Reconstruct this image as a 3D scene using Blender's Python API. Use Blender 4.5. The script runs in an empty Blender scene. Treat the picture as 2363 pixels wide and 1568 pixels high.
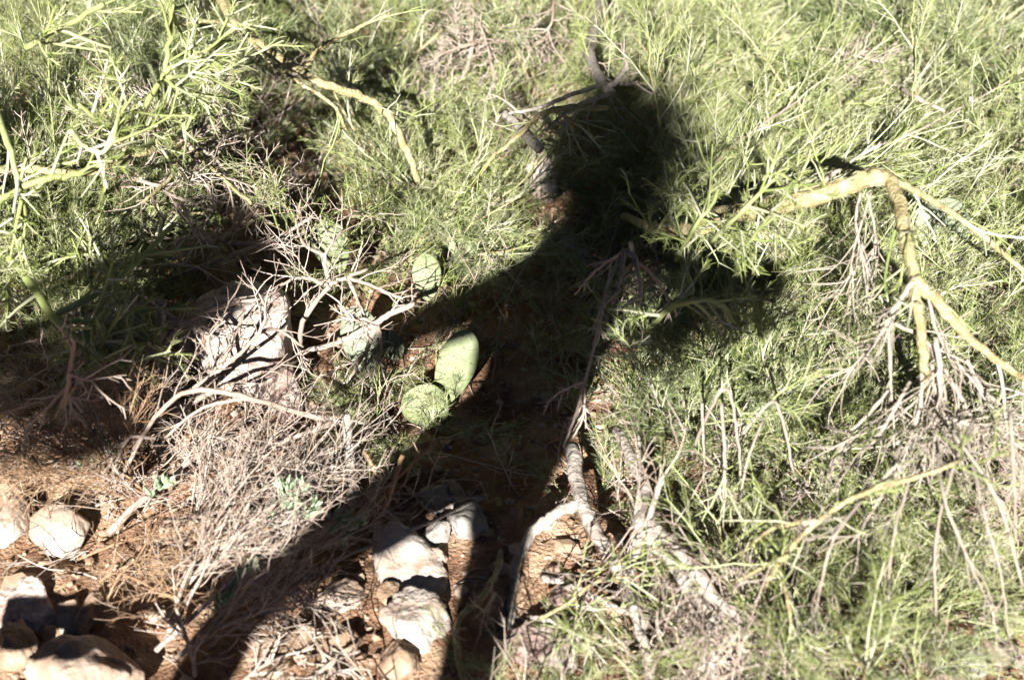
import bpy, math, random
import numpy as np
from mathutils import Vector, Matrix
sc = bpy.context.scene
COL = sc.collection
R = math.radians
# ------------------------------------------------------------ camera, sky, sun, exposure
CAM = np.array((0.0, 0.0, 1.55)); PITCH = R(37.0); LENS = 45.0
cd = bpy.data.cameras.new('camera'); cam = bpy.data.objects.new('camera', cd); COL.objects.link(cam)
cam.location = CAM; cam.rotation_euler = (math.pi/2 - PITCH, 0, 0)
cd.lens = LENS; cd.sensor_width = 36; cd.clip_start = 0.02; cd.clip_end = 400
cd.dof.use_dof = True; cd.dof.focus_distance = 2.4; cd.dof.aperture_fstop = 2.9
sc.camera = cam
FW = np.array((0, math.cos(PITCH), -math.sin(PITCH))); UP = np.array((0, math.sin(PITCH), math.cos(PITCH))); RT = np.array((1.0, 0, 0))
HT = 18/LENS
def ray(px, py):                       # direction through a point of the photograph (2363 x 1568 coordinates)
    return FW + RT*((px-1181.5)/1181.5*HT) + UP*((784-py)/1181.5*HT)
def at(px, py, z=0.0):                 # the point of the level z seen there
    d = ray(px, py); t = (z-CAM[2])/d[2]
    return CAM + d*t
def proj(p):                           # world points (n,3) -> photograph coordinates
    q = p-CAM; dz = q@FW
    return 1181.5+(q@RT)/dz/HT*1181.5, 784-(q@UP)/dz/HT*1181.5
SUN = ray(1640, 270); SUN = SUN/np.linalg.norm(SUN)      # the way the sunlight travels: a low sun behind the camera, a little to its left
w = bpy.data.worlds.new('World'); sc.world = w; w.use_nodes = True
nt = w.node_tree; bg = nt.nodes['Background']; sky = nt.nodes.new('ShaderNodeTexSky')
sky.sky_type = 'NISHITA'; sky.sun_disc = False; sky.air_density = .08; sky.dust_density = .05; sky.altitude = 900
sky.sun_elevation = math.asin(-SUN[2]); sky.sun_rotation = math.atan2(-SUN[0], -SUN[1])
nt.links.new(sky.outputs[0], bg.inputs[0]); bg.inputs[1].default_value = 0.05
sl = bpy.data.lights.new('sun', 'SUN'); sl.energy = 5.0; sl.angle = R(0.55); sl.color = (1.0, 0.955, 0.88)
so = bpy.data.objects.new('sun', sl); COL.objects.link(so); so.rotation_euler = Vector(SUN).to_track_quat('-Z', 'Y').to_euler()
sc.view_settings.view_transform = 'Standard'; sc.view_settings.look = 'None'
sc.view_settings.gamma = 1; sc.view_settings.use_curve_mapping = False
sc.view_settings.exposure = 1.55
sc.cycles.filter_width = 1.5; sc.cycles.max_bounces = 4; sc.cycles.diffuse_bounces = 1; sc.cycles.glossy_bounces = 2; sc.cycles.transmission_bounces = 3
rng = np.random.default_rng(11); random.seed(5)

# ------------------------------------------------------------ helpers
def tag(o, label=None, cat=None, group=None, kind=None):
    if label: o['label'] = label
    if cat: o['category'] = cat
    if group: o['group'] = group
    if kind: o['kind'] = kind
    return o
def empty(name, loc, label, cat, group=None):
    o = bpy.data.objects.new(name, None); COL.objects.link(o); o.location = [float(v) for v in loc]; o.empty_display_size = 0.05
    return tag(o, label, cat, group)
class MB:                              # collects geometry in world space, builds one mesh
    def __init__(s): s.v = []; s.q = []; s.t = []; s.a = []; s.n = 0
    def add(s, v, q=None, t=None, var=None):
        v = np.asarray(v, float).reshape(-1, 3)
        if q is not None and len(q): s.q.append(np.asarray(q, int).reshape(-1, 4)+s.n)
        if t is not None and len(t): s.t.append(np.asarray(t, int).reshape(-1, 3)+s.n)
        s.v.append(v); s.a.append(np.broadcast_to(np.asarray(0.5 if var is None else var, float), (len(v),)).copy()); s.n += len(v)
    def mesh(s, name, mat, org=(0, 0, 0), smooth=True):
        v = np.concatenate(s.v)-np.asarray(org); m = bpy.data.meshes.new(name)
        q = np.concatenate(s.q) if s.q else np.zeros((0, 4), int); t = np.concatenate(s.t) if s.t else np.zeros((0, 3), int)
        m.vertices.add(len(v)); m.vertices.foreach_set('co', v.astype(np.float32).ravel())
        m.loops.add(q.size+t.size); m.loops.foreach_set('vertex_index', np.concatenate([q.ravel(), t.ravel()]).astype(np.int32))
        m.polygons.add(len(q)+len(t))
        st = np.concatenate([np.arange(len(q))*4, q.size+np.arange(len(t))*3]).astype(np.int32)
        m.polygons.foreach_set('loop_start', st)
        m.update(calc_edges=True); m.validate()
        m.polygons.foreach_set('use_smooth', np.full(len(m.polygons), smooth, bool))
        at_ = m.attributes.new('var', 'FLOAT', 'POINT'); at_.data.foreach_set('value', np.concatenate(s.a).astype(np.float32))
        m.materials.append(mat); return m
    def build(s, name, mat, parent=None, org=None, smooth=True):
        if org is None: org = np.array(parent.location) if parent is not None else (0, 0, 0)
        o = bpy.data.objects.new(name, s.mesh(name, mat, org, smooth)); COL.objects.link(o)
        if parent is not None: o.parent = parent
        else: o.location = [float(x) for x in org]
        return o
def nrm(a): return a/np.maximum(np.linalg.norm(a, axis=-1, keepdims=True), 1e-9)
def tubes(mb, P, rad, sides=3, var=None, cap=False):
    P = np.asarray(P, float); N, K, _ = P.shape
    rad = np.broadcast_to(np.asarray(rad, float), (N, K))
    T = nrm(np.gradient(P, axis=1)); mean = np.abs(nrm(P[:, -1]-P[:, 0])); ref = np.eye(3)[np.argmin(mean, axis=1)][:, None, :]
    A = nrm(np.cross(T, ref)); B = np.cross(T, A)
    th = np.arange(sides)*2*np.pi/sides
    V = P[:, :, None, :]+rad[:, :, None, None]*(np.cos(th)[None, None, :, None]*A[:, :, None, :]+np.sin(th)[None, None, :, None]*B[:, :, None, :])
    base = (np.arange(N)*K*sides)[:, None, None]; k = (np.arange(K-1)*sides)[None, :, None]; j = np.arange(sides)[None, None, :]; j2 = (j+1) % sides
    Q = np.stack([base+k+j, base+k+j2, base+k+sides+j2, base+k+sides+j], -1).reshape(-1, 4)
    va = rng.random(N) if var is None else np.broadcast_to(np.asarray(var, float), (N,))
    tr = []
    if cap and sides > 2:
        for s0 in (0, (K-1)*sides):
            b = np.arange(N)*K*sides+s0
            for i in range(1, sides-1): tr.append(np.stack([b, b+i, b+i+1], -1) if s0 else np.stack([b, b+i+1, b+i], -1))
    mb.add(V.reshape(-1, 3), Q, np.concatenate(tr) if tr else None, np.repeat(va, K*sides))
def spawn(P, n, length, ang, K=4, curl=0.15, bias=(0, 0, 0), tmin=0.1, tmax=1.0, lvar=0.4, taper=0.0):
    N, KP, _ = P.shape; idx = np.repeat(np.arange(N), n); M = len(idx)
    t = rng.uniform(tmin, tmax, M); f = t*(KP-1); i = np.minimum(f.astype(int), KP-2); fr = (f-i)[:, None]
    a = P[idx, i]; b = P[idx, i+1]; pos = a*(1-fr)+b*fr; T = nrm(b-a)
    perp = nrm(np.cross(T, rng.normal(size=(M, 3))))
    an = rng.normal(ang, ang*0.25, M)[:, None]
    d = T*np.cos(an)+perp*np.sin(an)
    L = length*(1+rng.uniform(-lvar, lvar, M))*(1-taper*t)
    out = [pos]; step = (L/(K-1))[:, None]
    for k in range(K-1):
        d = nrm(d+rng.normal(size=(M, 3))*curl+np.asarray(bias)); out.append(out[-1]+d*step)
    return np.stack(out, 1)
def smooth_path(pts, K=14, jit=0.0):
    P = np.array(pts, float); n = len(P)
    if n == 2: P = np.array([P[0], (P[0]+P[1])/2, P[1]]); n = 3
    Q = np.vstack([2*P[0]-P[1], P, 2*P[-1]-P[-2]]); out = []
    for u in np.linspace(0, n-1, K):
        i = min(int(u), n-2); t = u-i; p0, p1, p2, p3 = Q[i:i+4]
        out.append(0.5*((2*p1)+(-p0+p2)*t+(2*p0-5*p1+4*p2-p3)*t*t+(-p0+3*p1-3*p2+p3)*t**3))
    out = np.array(out)
    if jit: out[1:-1] += rng.normal(size=(K-2, 3))*jit
    return out
def hsh(i, j, s):
    x = np.sin(i*127.1+j*311.7+s*74.7)*43758.5453; return x-np.floor(x)
def vn(x, y, s=0):
    xi = np.floor(x); yi = np.floor(y); u = x-xi; v = y-yi; u = u*u*(3-2*u); v = v*v*(3-2*v)
    return (hsh(xi, yi, s)*(1-u)+hsh(xi+1, yi, s)*u)*(1-v)+(hsh(xi, yi+1, s)*(1-u)+hsh(xi+1, yi+1, s)*u)*v
def ground_z(x, y):
    return 0.07*(vn(x*1.7, y*1.7, 1)-0.5)+0.045*(vn(x*6, y*6, 2)-0.5)+0.02*(vn(x*17, y*17, 3)-0.5)+0.25*(vn(x*.21, y*.21, 4)-.5)*np.clip(np.hypot(x, y-2)/6-.6, 0, 1)*4
# ------------------------------------------------------------ materials
def mat(name, ramp, rough=0.6, use='var', nscale=30, bump=0.0, bscale=200, trans=0.0, stretch=None, spec=0.3, mixn=0.35):
    m = bpy.data.materials.new(name); m.use_nodes = True; t = m.node_tree; b = t.nodes['Principled BSDF']; L = t.links.new
    cr = t.nodes.new('ShaderNodeValToRGB'); cr.color_ramp.elements.remove(cr.color_ramp.elements[1])
    for i, (p, c) in enumerate(ramp):
        e = cr.color_ramp.elements[0] if i == 0 else cr.color_ramp.elements.new(p)
        e.position = p; e.color = (*c, 1)
    tc = t.nodes.new('ShaderNodeTexCoord'); no = t.nodes.new('ShaderNodeTexNoise'); no.inputs['Scale'].default_value = nscale; no.inputs['Detail'].default_value = 6
    no.inputs['Roughness'].default_value = 0.65
    src = tc.outputs['Object']
    if stretch:
        mp = t.nodes.new('ShaderNodeMapping'); mp.inputs['Scale'].default_value = stretch; L(src, mp.inputs[0]); src = mp.outputs[0]
    L(src, no.inputs['Vector'])
    if use == 'var':
        at_ = t.nodes.new('ShaderNodeAttribute'); at_.attribute_name = 'var'
        mr = t.nodes.new('ShaderNodeMapRange'); mr.inputs[1].default_value = .3; mr.inputs[2].default_value = .7; L(no.outputs[0], mr.inputs[0])
        mx = t.nodes.new('ShaderNodeMix'); mx.inputs[0].default_value = mixn; L(at_.outputs['Fac'], mx.inputs[2]); L(mr.outputs[0], mx.inputs[3])
        L(mx.outputs[0], cr.inputs[0])
    else:
        mr = t.nodes.new('ShaderNodeMapRange'); mr.inputs[1].default_value = .3; mr.inputs[2].default_value = .7; L(no.outputs[0], mr.inputs[0]); L(mr.outputs[0], cr.inputs[0])
    L(cr.outputs[0], b.inputs['Base Color']); b.inputs['Roughness'].default_value = rough; b.inputs['Specular IOR Level'].default_value = spec
    if bump:
        n2 = t.nodes.new('ShaderNodeTexNoise'); n2.inputs['Scale'].default_value = bscale; n2.inputs['Detail'].default_value = 8; L(src, n2.inputs['Vector'])
        bp = t.nodes.new('ShaderNodeBump'); bp.inputs['Strength'].default_value = bump; bp.inputs['Distance'].default_value = 0.01; L(n2.outputs[0], bp.inputs['Height']); L(bp.outputs[0], b.inputs['Normal'])
    if trans:
        tr = t.nodes.new('ShaderNodeBsdfTranslucent'); L(cr.outputs[0], tr.inputs[0]); ms = t.nodes.new('ShaderNodeMixShader'); ms.inputs[0].default_value = trans
        L(b.outputs[0], ms.inputs[1]); L(tr.outputs[0], ms.inputs[2]); L(ms.outputs[0], t.nodes['Material Output'].inputs[0])
    return m
M = {}
M['needle'] = mat('needle_green', [(0, (.055, .085, .015)), (.28, (.15, .195, .045)), (.5, (.275, .325, .11)), (.68, (.42, .44, .22)), (.8, (.53, .5, .38)), (1, (.66, .6, .53))], .55, nscale=3.5, mixn=.42)
M['needle_blue'] = mat('needle_grey_green', [(0, (.045, .085, .02)), (.38, (.14, .2, .065)), (.62, (.29, .34, .16)), (.8, (.46, .43, .33)), (1, (.6, .55, .48))], .55, nscale=3.5, mixn=.4)
M['shoot'] = mat('shoot_green', [(0, (.15, .205, .05)), (.4, (.31, .36, .14)), (.75, (.5, .51, .37)), (1, (.66, .61, .53))], .5, nscale=8)
M['yellow'] = mat('yellow_green_bark', [(0, (.2, .15, .08)), (.3, (.36, .3, .15)), (.6, (.47, .41, .22)), (1, (.6, .54, .38))], .75, use='n', nscale=38, bump=.9, bscale=150)
M['grey'] = mat('dead_twig', [(0, (.22, .16, .125)), (.4, (.39, .31, .26)), (.75, (.54, .46, .4)), (1, (.68, .61, .55))], .7, nscale=20, bump=.2)
M['bleached'] = mat('bleached_twig', [(0, (.24, .2, .16)), (.4, (.36, .31, .26)), (1, (.5, .45, .39))], .7, nscale=20)
M['tan'] = mat('dry_brown_twig', [(0, (.2, .11, .06)), (.5, (.36, .23, .14)), (1, (.52, .39, .28))], .7, nscale=20)
M['bark'] = mat('pale_grey_bark', [(0, (.17, .13, .11)), (.35, (.32, .27, .24)), (.7, (.45, .4, .36)), (1, (.58, .53, .49))], .8, use='n', nscale=28, bump=.9, bscale=110)
M['pale_bark'] = mat('smooth_pale_bark', [(0, (.17, .135, .11)), (.35, (.32, .275, .24)), (.7, (.44, .395, .35)), (1, (.55, .5, .46))], .8, use='n', nscale=28, bump=.9, bscale=110)
M['soil'] = mat('soil', [(0, (.13, .07, .042)), (.4, (.3, .175, .11)), (.7, (.45, .3, .2)), (1, (.56, .42, .31))], .9, use='n', nscale=9, bump=1.0, bscale=160, spec=.1)
M['pebble'] = mat('pebble', [(0, (.2, .11, .07)), (.5, (.42, .3, .21)), (1, (.6, .51, .43))], .85, nscale=30)
M['rock_white'] = mat('rock_white', [(0, (.22, .13, .09)), (.3, (.34, .25, .19)), (.6, (.45, .37, .31)), (1, (.55, .48, .43))], .85, use='n', nscale=7, bump=.6, bscale=70)
M['rock_pale'] = mat('rock_pale', [(0, (.26, .16, .11)), (.25, (.4, .31, .25)), (.55, (.52, .45, .4)), (1, (.62, .57, .52))], .85, use='n', nscale=16, bump=.6, bscale=70)
M['rock_pink'] = mat('rock_pink', [(0, (.14, .085, .07)), (.4, (.31, .22, .19)), (.7, (.43, .35, .31)), (1, (.56, .5, .46))], .85, use='n', nscale=34, bump=.8, bscale=80)
M['rock_speckled'] = mat('rock_speckled', [(0, (.2, .12, .1)), (.35, (.42, .31, .27)), (.7, (.58, .5, .45)), (1, (.68, .62, .58))], .85, use='n', nscale=44, bump=.8, bscale=80)
M['rock_grey'] = mat('rock_grey', [(0, (.19, .17, .155)), (.5, (.33, .3, .28)), (1, (.48, .44, .41))], .85, use='n', nscale=20, bump=.7, bscale=80)
M['rock_brown'] = mat('rock_brown', [(0, (.15, .09, .06)), (.5, (.32, .22, .15)), (1, (.48, .38, .29))], .85, use='n', nscale=24, bump=.7, bscale=80)
M['pad'] = mat('cactus_pad', [(0, (.13, .15, .07)), (.45, (.2, .24, .12)), (.8, (.28, .31, .18)), (1, (.34, .32, .24))], .55, use='n', nscale=14, bump=.15, bscale=60)
M['pad_grey'] = mat('cactus_pad_grey', [(0, (.14, .17, .11)), (.5, (.23, .27, .19)), (1, (.33, .35, .27))], .6, use='n', nscale=14, bump=.2, bscale=60)
M['spine'] = mat('spine', [(0, (.3, .2, .12)), (1, (.6, .5, .38))], .6)
M['leaf'] = mat('grey_leaf', [(0, (.17, .25, .14)), (.5, (.3, .4, .25)), (1, (.45, .53, .38))], .6, nscale=20)
M['skin'] = mat('skin', [(0, (.45, .26, .18)), (1, (.55, .34, .25))], .5, use='n', nscale=5)
M['hair'] = mat('hair', [(0, (.03, .015, .008)), (1, (.08, .045, .025))], .5, nscale=5)
M['coat'] = mat('coat', [(0, (.05, .055, .07)), (1, (.08, .085, .1))], .9, use='n', nscale=40)
M['jeans'] = mat('jeans', [(0, (.04, .06, .1)), (1, (.07, .1, .16))], .9, use='n', nscale=60)
M['shoe'] = mat('shoe', [(0, (.1, .06, .03)), (1, (.16, .1, .06))], .6, use='n', nscale=20)

# ------------------------------------------------------------ ground
def axis(lo, hi, c0, c1, fine):
    a = list(np.arange(c0, c1, fine)); s = fine; x = c0; left = []
    while x > lo: s *= 1.25; x -= s; left.append(x)
    s = fine; x = a[-1]; right = []
    while x < hi: s *= 1.25; x += s; right.append(x)
    return np.array(left[::-1]+a+right)
xs = axis(-150, 150, -1.9, 1.9, .0125); ys = axis(-150, 150, .9, 4.6, .0125)
X, Y = np.meshgrid(xs, ys); Z = ground_z(X, Y)
near = (np.abs(X) < 3) & (np.abs(Y-2.5) < 3)
Z = Z+np.where(near, .012*(vn(X*42, Y*42, 7)-.5)+.006*(vn(X*90, Y*90, 8)-.5), 0)
g = MB(); nx, ny = len(xs), len(ys); ii = (np.arange(ny-1)[:, None]*nx+np.arange(nx-1)[None, :]).ravel()
g.add(np.stack([X, Y, Z], -1), np.stack([ii, ii+1, ii+1+nx, ii+nx], -1))
tag(g.build('ground', M['soil']), 'reddish brown stony soil under the shrubs', 'ground', kind='structure')

# unit rocks for pebbles
import bmesh
def ico(sub):
    bm = bmesh.new(); bmesh.ops.create_icosphere(bm, subdivisions=sub, radius=1); v = np.array([x.co[:] for x in bm.verts]); f = np.array([[q.index for q in p.verts] for p in bm.faces]); bm.free(); return v, f
ICO1 = ico(1); ICO2 = ico(2); ICO5 = ico(5)
def rock_shape(V, seed, planes=10, rough=.05, soft=24):
    r = np.random.default_rng(seed); d = nrm(V); n = nrm(r.normal(size=(planes, 3))); off = r.uniform(.62, 1.0, planes)
    c = np.maximum(d@n.T, 1e-3); rr = off/c; rr = -np.log(np.exp(-rr*soft).sum(1)+np.exp(-soft*1.25))/soft
    P = d*rr[:, None]
    for s_, a_ in ((3, rough), (8, rough*.5), (20, rough*.28)):
        P = P*(1+a_*(vn(P[:, 0]*s_+P[:, 2]*s_*.7+seed, P[:, 1]*s_-P[:, 2]*s_*.6, seed)-.5)[:, None]*2)
    return P
def rotm(rx, ry, rz): return np.array(Matrix.Rotation(rz, 3, 'Z') @ Matrix.Rotation(ry, 3, 'Y') @ Matrix.Rotation(rx, 3, 'X'))

# density maps over the photograph's field (12 x 8), stretched on beyond its edges
GREEN = ["776664578878", "766367588788", "752267456767", "531133355656", "120033347643", "000020157653", "000100001243", "000000000352"]
DEAD = ["233216422432", "345323422533", "233222523344", "221022232464", "430002244587", "765251264688", "124321367777", "003211479776"]
GREEN = np.array([[int(c) for c in r_] for r_ in GREEN])/9; DEAD = np.array([[int(c) for c in r_] for r_ in DEAD])/9
BARE = [(575, 930, 160, 180), (930, 1390, 150, 170), (190, 1560, 170, 110), (135, 1240, 100, 90), (40, 1190, 90, 150), (60, 1430, 130, 110), (1040, 1220, 110, 110), (2285, 1280, 120, 110), (2230, 1530, 150, 80), (1250, 540, 80, 110), (790, 1400, 80, 60), (1390, 1290, 80, 130), (1470, 1470, 70, 120), (1340, 1450, 120, 110), (1560, 1300, 60, 80), (1640, 1420, 60, 80), (720, 1530, 160, 70), (1310, 1420, 80, 80)]   # nothing grows in front of these rocks
def dens(grid, p):
    u, v = proj(p); u = np.clip(u/2363*12-.5, 0, 10.999); v = np.clip(v/1568*8-.5, 0, 6.999)
    i = u.astype(int); j = v.astype(int); a = u-i; b = v-j
    r_ = (grid[j, i]*(1-a)+grid[j, i+1]*a)*(1-b)+(grid[j+1, i]*(1-a)+grid[j+1, i+1]*a)*b
    U, V = proj(p)
    for cx, cy, rx, ry in BARE: r_ = np.where(((U-cx)/rx)**2+((V-cy)/ry)**2 < 1, 0, r_)
    return r_
def scatter(n, x0=-1.9, x1=1.9, y0=.95, y1=4.9):
    x = rng.uniform(x0, x1, n); y = rng.uniform(y0, y1, n); return np.stack([x, y, ground_z(x, y)], -1)

# gravel
def pebbles(P, size, name, label):
    mb = MB(); V, F = ICO1
    for i, p in enumerate(P):
        s = size[i]; sh = V*rng.uniform(.6, 1.25, (len(V), 1))@rotm(*rng.uniform(0, 6, 3)).T*s*np.array((1, .9, .6))
        mb.add(sh+p+(0, 0, s*.25), None, F, rng.random())
    return tag(mb.build(name, M['pebble'], smooth=False), label, 'gravel', kind='stuff')
P = scatter(24000); keep = rng.random(len(P)) > dens(GREEN, P)*1.1; P = P[keep]
sz = .0028*np.exp(np.abs(rng.normal(0, .75, len(P))))
pebbles(P, np.minimum(sz, .034), 'gravel', 'small reddish stones and grit scattered over the bare soil')

# ------------------------------------------------------------ litter and low growth (nobody could count)
def heading(n, spread=.5, mean=None, z=.3):
    a = rng.uniform(0, 2*np.pi, n) if mean is None else rng.normal(mean, spread, n)
    return nrm(np.stack([np.cos(a), np.sin(a), np.abs(rng.normal(z, z*.6, n))], -1))
def shoots(P, L, K, curl, hd, bias=(0, 0, 0)):
    out = [P]; d = hd
    for k in range(K-1):
        d = nrm(d+rng.normal(size=d.shape)*curl+np.asarray(bias)); out.append(out[-1]+d*(L/(K-1))[:, None])
    return np.stack(out, 1)
def taper(N, K, r0, r1): return (np.asarray(r0)*np.ones(N))[:, None]*np.linspace(1, r1, K)[None, :]
P = scatter(17000); P = P[rng.random(len(P)) < dens(DEAD, P)*.9+.03]
mb = MB(); S = shoots(P+np.array((0, 0, .006)), rng.uniform(.02, .11, len(P)), 4, .18, heading(len(P), z=.12)); tubes(mb, S, taper(len(P), 4, rng.uniform(.0006, .0022, len(P)), .6), 4)
tag(mb.build('twig_litter', M['grey']), 'dry grey twig litter lying between the shrubs', 'litter', kind='stuff')
P = scatter(5200); P = P[rng.random(len(P)) < dens(DEAD, P)]
mb = MB(); S = shoots(P, rng.uniform(.1, .26, len(P)), 6, .16, heading(len(P), z=.8)); tubes(mb, S, taper(len(P), 6, .0018, .45), 4)
S2 = spawn(S, 4, .07, .7, 4, .2); tubes(mb, S2, taper(len(S2), 4, .0011, .5), 3)
S3 = spawn(S2, 2, .03, .8, 3, .1); tubes(mb, S3, taper(len(S3), 3, .0008, .5), 3)
tag(mb.build('dry_undergrowth', M['grey']), 'tangle of thin dry grey twigs growing low between the shrubs', 'undergrowth', kind='stuff')
P = scatter(15000, -2.3, 2.3, .95, 5.6); dn = dens(GREEN, P); P = P[rng.random(len(P)) < dn**1.3]
mb = MB(); n = len(P); hd = heading(n, .9, .75, .9)
S = shoots(P, rng.uniform(.1, .24, n), 5, .13, hd); tubes(mb, S, taper(n, 5, .0014, .5), 3, var=rng.uniform(.4, 1, n))
S2 = spawn(S, 12, .05, .6, 3, .1, tmin=.2); tubes(mb, S2, taper(len(S2), 3, .0008, .5), 3)
S3 = spawn(S2, 4, .016, .7, 2, .05); tubes(mb, S3, taper(len(S3), 2, .0006, .4), 3)
tag(mb.build('green_undergrowth', M['needle']), 'low feathery green growth covering the ground between the shrubs', 'undergrowth', kind='stuff')

P = scatter(4200, -1.2, 2.6, 1.4, 5.2); u_, v_ = proj(P); P = P[(u_ > 1350) & (v_ < 1450-.2*u_+rng.normal(0, 120, len(P))) & (rng.random(len(P)) < .3+.5*(u_-1300)/1000)]
mb = MB(); n = len(P); S = shoots(P, rng.uniform(.18, .5, n), 7, .07, heading(n, .4, .45, .75), (0, 0, -.05)); tubes(mb, S, taper(n, 7, rng.uniform(.0014, .0028, n), .45), 4, var=rng.uniform(.45, 1, n))
S2 = spawn(S, 7, .07, .4, 4, .08, tmin=.25); tubes(mb, S2, taper(len(S2), 4, .0011, .5), 3, var=rng.uniform(.2, 1, len(S2)))
S3 = spawn(S2, 4, .02, .6, 2, .05); tubes(mb, S3, taper(len(S3), 2, .0008, .4), 3)
tag(mb.build('swept_undergrowth', M['shoot']), 'long pale straw and green stems swept towards the upper right', 'undergrowth', kind='stuff')

# ------------------------------------------------------------ broom shrubs: prototypes and copies
def proto(seed, lean=(0, 0), nst=11, L=.42, needles=9, green='needle', flat=.75):
    global rng
    keep_ = rng; rng = np.random.default_rng(seed)
    a = rng.uniform(0, 2*np.pi, nst); hd = nrm(np.stack([np.cos(a)+lean[0], np.sin(a)+lean[1], rng.uniform(.35, 1.6, nst)], -1))
    P0 = rng.normal(size=(nst, 3))*np.array((.03, .03, 0))-np.array((0, 0, .02))
    S = shoots(P0, rng.uniform(.6, 1.1, nst)*L, 9, .13, hd, (lean[0]*.06, lean[1]*.06, -.04))
    st = MB(); tubes(st, S, taper(nst, 9, rng.uniform(.0035, .0065, nst), .35), 6)
    B = spawn(S, 8, L*.42, .6, 6, .13, (0, 0, .02), .2, 1); tw = MB(); tubes(tw, B, taper(len(B), 6, .0023, .5), 4, var=rng.uniform(.2, 1, len(B)))
    C = spawn(B, 10, L*.16, .6, 4, .12, tmin=.15); tubes(tw, C, taper(len(C), 4, .001, .5), 3, var=rng.uniform(.2, 1, len(C)))
    fo = MB(); D = spawn(C, needles+3, .018, .65, 2, .05, tmin=.05); tubes(fo, D, taper(len(D), 2, .00062, .45), 3)
    E = spawn(B, 7, .03, .6, 2, .05, tmin=.3); tubes(fo, E, taper(len(E), 2, .0007, .45), 3)
    rng = keep_
    return st.mesh('stem', M['yellow'] if seed % 2 else M['bark']), tw.mesh('twigs', M['shoot']), fo.mesh('foliage', M[green])
PR = [proto(101, (.5, .3)), proto(102, (.2, .5), green='needle_blue'), proto(103, (-.3, .2)), proto(105, (.7, .1), 9, .5), proto(104, (0, 0), 12, .36), proto(107, (.3, -.4), 10, .45, green='needle_blue')]
PR.append(proto(109, (.3, .3), 22, .42, 14))
def shrub(px, py, h, k, rz, s, label, group='green broom shrubs'):
    p = at(px, py, h*.6); z = float(ground_z(p[0], p[1])); sm = PR[k]
    e = empty('broom_shrub', (p[0], p[1], z), label, 'shrub', group); e.rotation_euler = (0, 0, rz); e.scale = (s, s, s*(h/.25))
    for nm, me in zip(('stem', 'twigs', 'foliage'), sm):
        o = bpy.data.objects.new(nm, me); COL.objects.link(o); o.parent = e
SH = [
 (60, 120, .34, 0, .2, 1.0, 'soft green broom shrub filling the top left corner'),
 (300, 60, .30, 2, 1.9, 1.0, 'dense green broom shrub along the top edge, next to the corner shrub'),
 (180, 330, .34, 4, 2.5, 1.0, 'blurred green broom shrub at the left edge above the dark hollow'),
 (430, 250, .30, 1, .4, .9, 'darker green broom shrub behind the forked pale green shoots'),
 (620, 60, .24, 0, 3.0, .9, 'green broom shrub at the top around the yellow forked branch'),
 (40, 500, .4, 6, 5.2, .75, 'tall dark green broom shrub hanging over the hollow at the left edge'),
 (250, 410, .34, 6, 2.2, .65, 'dense dark green broom shrub directly above the upper end of the dark hollow'),
 (-200, 430, .5, 6, 1.2, .9, 'tall broom shrub cut by the left edge above the hollow'),

 (830, 90, .24, 5, .9, 1.0, 'pale green broom shrub at the top left of the brown dead clump'),
 (1010, 330, .22, 4, 3.6, .95, 'bright green broom shrub left of the shadow of the head'),
 (880, 470, .24, 0, 0.1, 1.0, 'yellowish green broom shrub standing over the pale cactus pad'),
 (1090, 530, .2, 1, .8, .55, 'small green broom shrub beside the white rock at the shadow neck'),
 (1230, 90, .24, 2, 0.4, .9, 'green broom shrub left of the upright grey trunk at the top'),
 (1500, 90, .24, 3, .3, .9, 'green broom shrub right of the upright grey trunk at the top'),
 (1520, 330, .2, 5, .3, .8, 'dark broom shrub inside the shadow of the hair'),
 (1700, 140, .26, 0, 6.0, 1.05, 'light green broom shrub at the top, right of centre'),
 (1650, 380, .24, 3, .2, .95, 'light green broom shrub just right of the head shadow'),
 (1980, 60, .26, 1, .2, 1.05, 'pale swept broom shrub at the top above the fallen grey stick'),
 (2240, 60, .26, 5, .7, 1.05, 'grey green broom shrub in the top right corner'),
 (1950, 270, .22, 2, 5.9, 1.0, 'swept green broom shrub above the thick yellow branch'),
 (2230, 290, .24, 3, .1, 1.0, 'straw tipped broom shrub at the right edge above the thick yellow branch'),
 (1700, 600, .2, 4, 1.2, .85, 'dark green broom shrub at the elbow of the shadow'),
 (1900, 650, .22, 0, .5, .9, 'green broom shrub left of the bent yellow branch'),
 (2290, 620, .24, 2, 2.0, .9, 'green broom shrub at the right edge below the yellow bend'),
 (1720, 830, .2, 3, 5.6, .85, 'green broom shrub under the elbow shadow'),
 (1620, 960, .2, 1, .2, .8, 'green broom shrub right of the forked grey trunk'),
 (1900, 1000, .22, 4, .0, .9, 'bright green broom shrub above the arching yellow green stem'),
 (2230, 960, .2, 5, 3.3, .8, 'green broom shrub tangled with bleached twigs at the right edge'),
 (2020, 1240, .18, 0, .3, .6, 'green broom shrub left of the two half buried right hand rocks'),
 (1900, 1400, .22, 2, 1.0, .85, 'green broom shrub at the lower right beside the furry trunk'),
 (2070, 1480, .16, 1, 2.2, .55, 'green broom shrub at the bottom edge left of the stone heap'),
 (930, 940, .14, 4, 3.8, .5, 'small mossy green broom shrub left of the shadow waist'),
 (1240, 1560, .12, 3, .5, .35, 'small bright broom shrub at the bottom edge in the leg shadow'),
 (1420, 1130, .14, 5, 2.0, .4, 'thin green broom shrub between the two grey trunks'),
]
for a in SH: shrub(*a)

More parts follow.
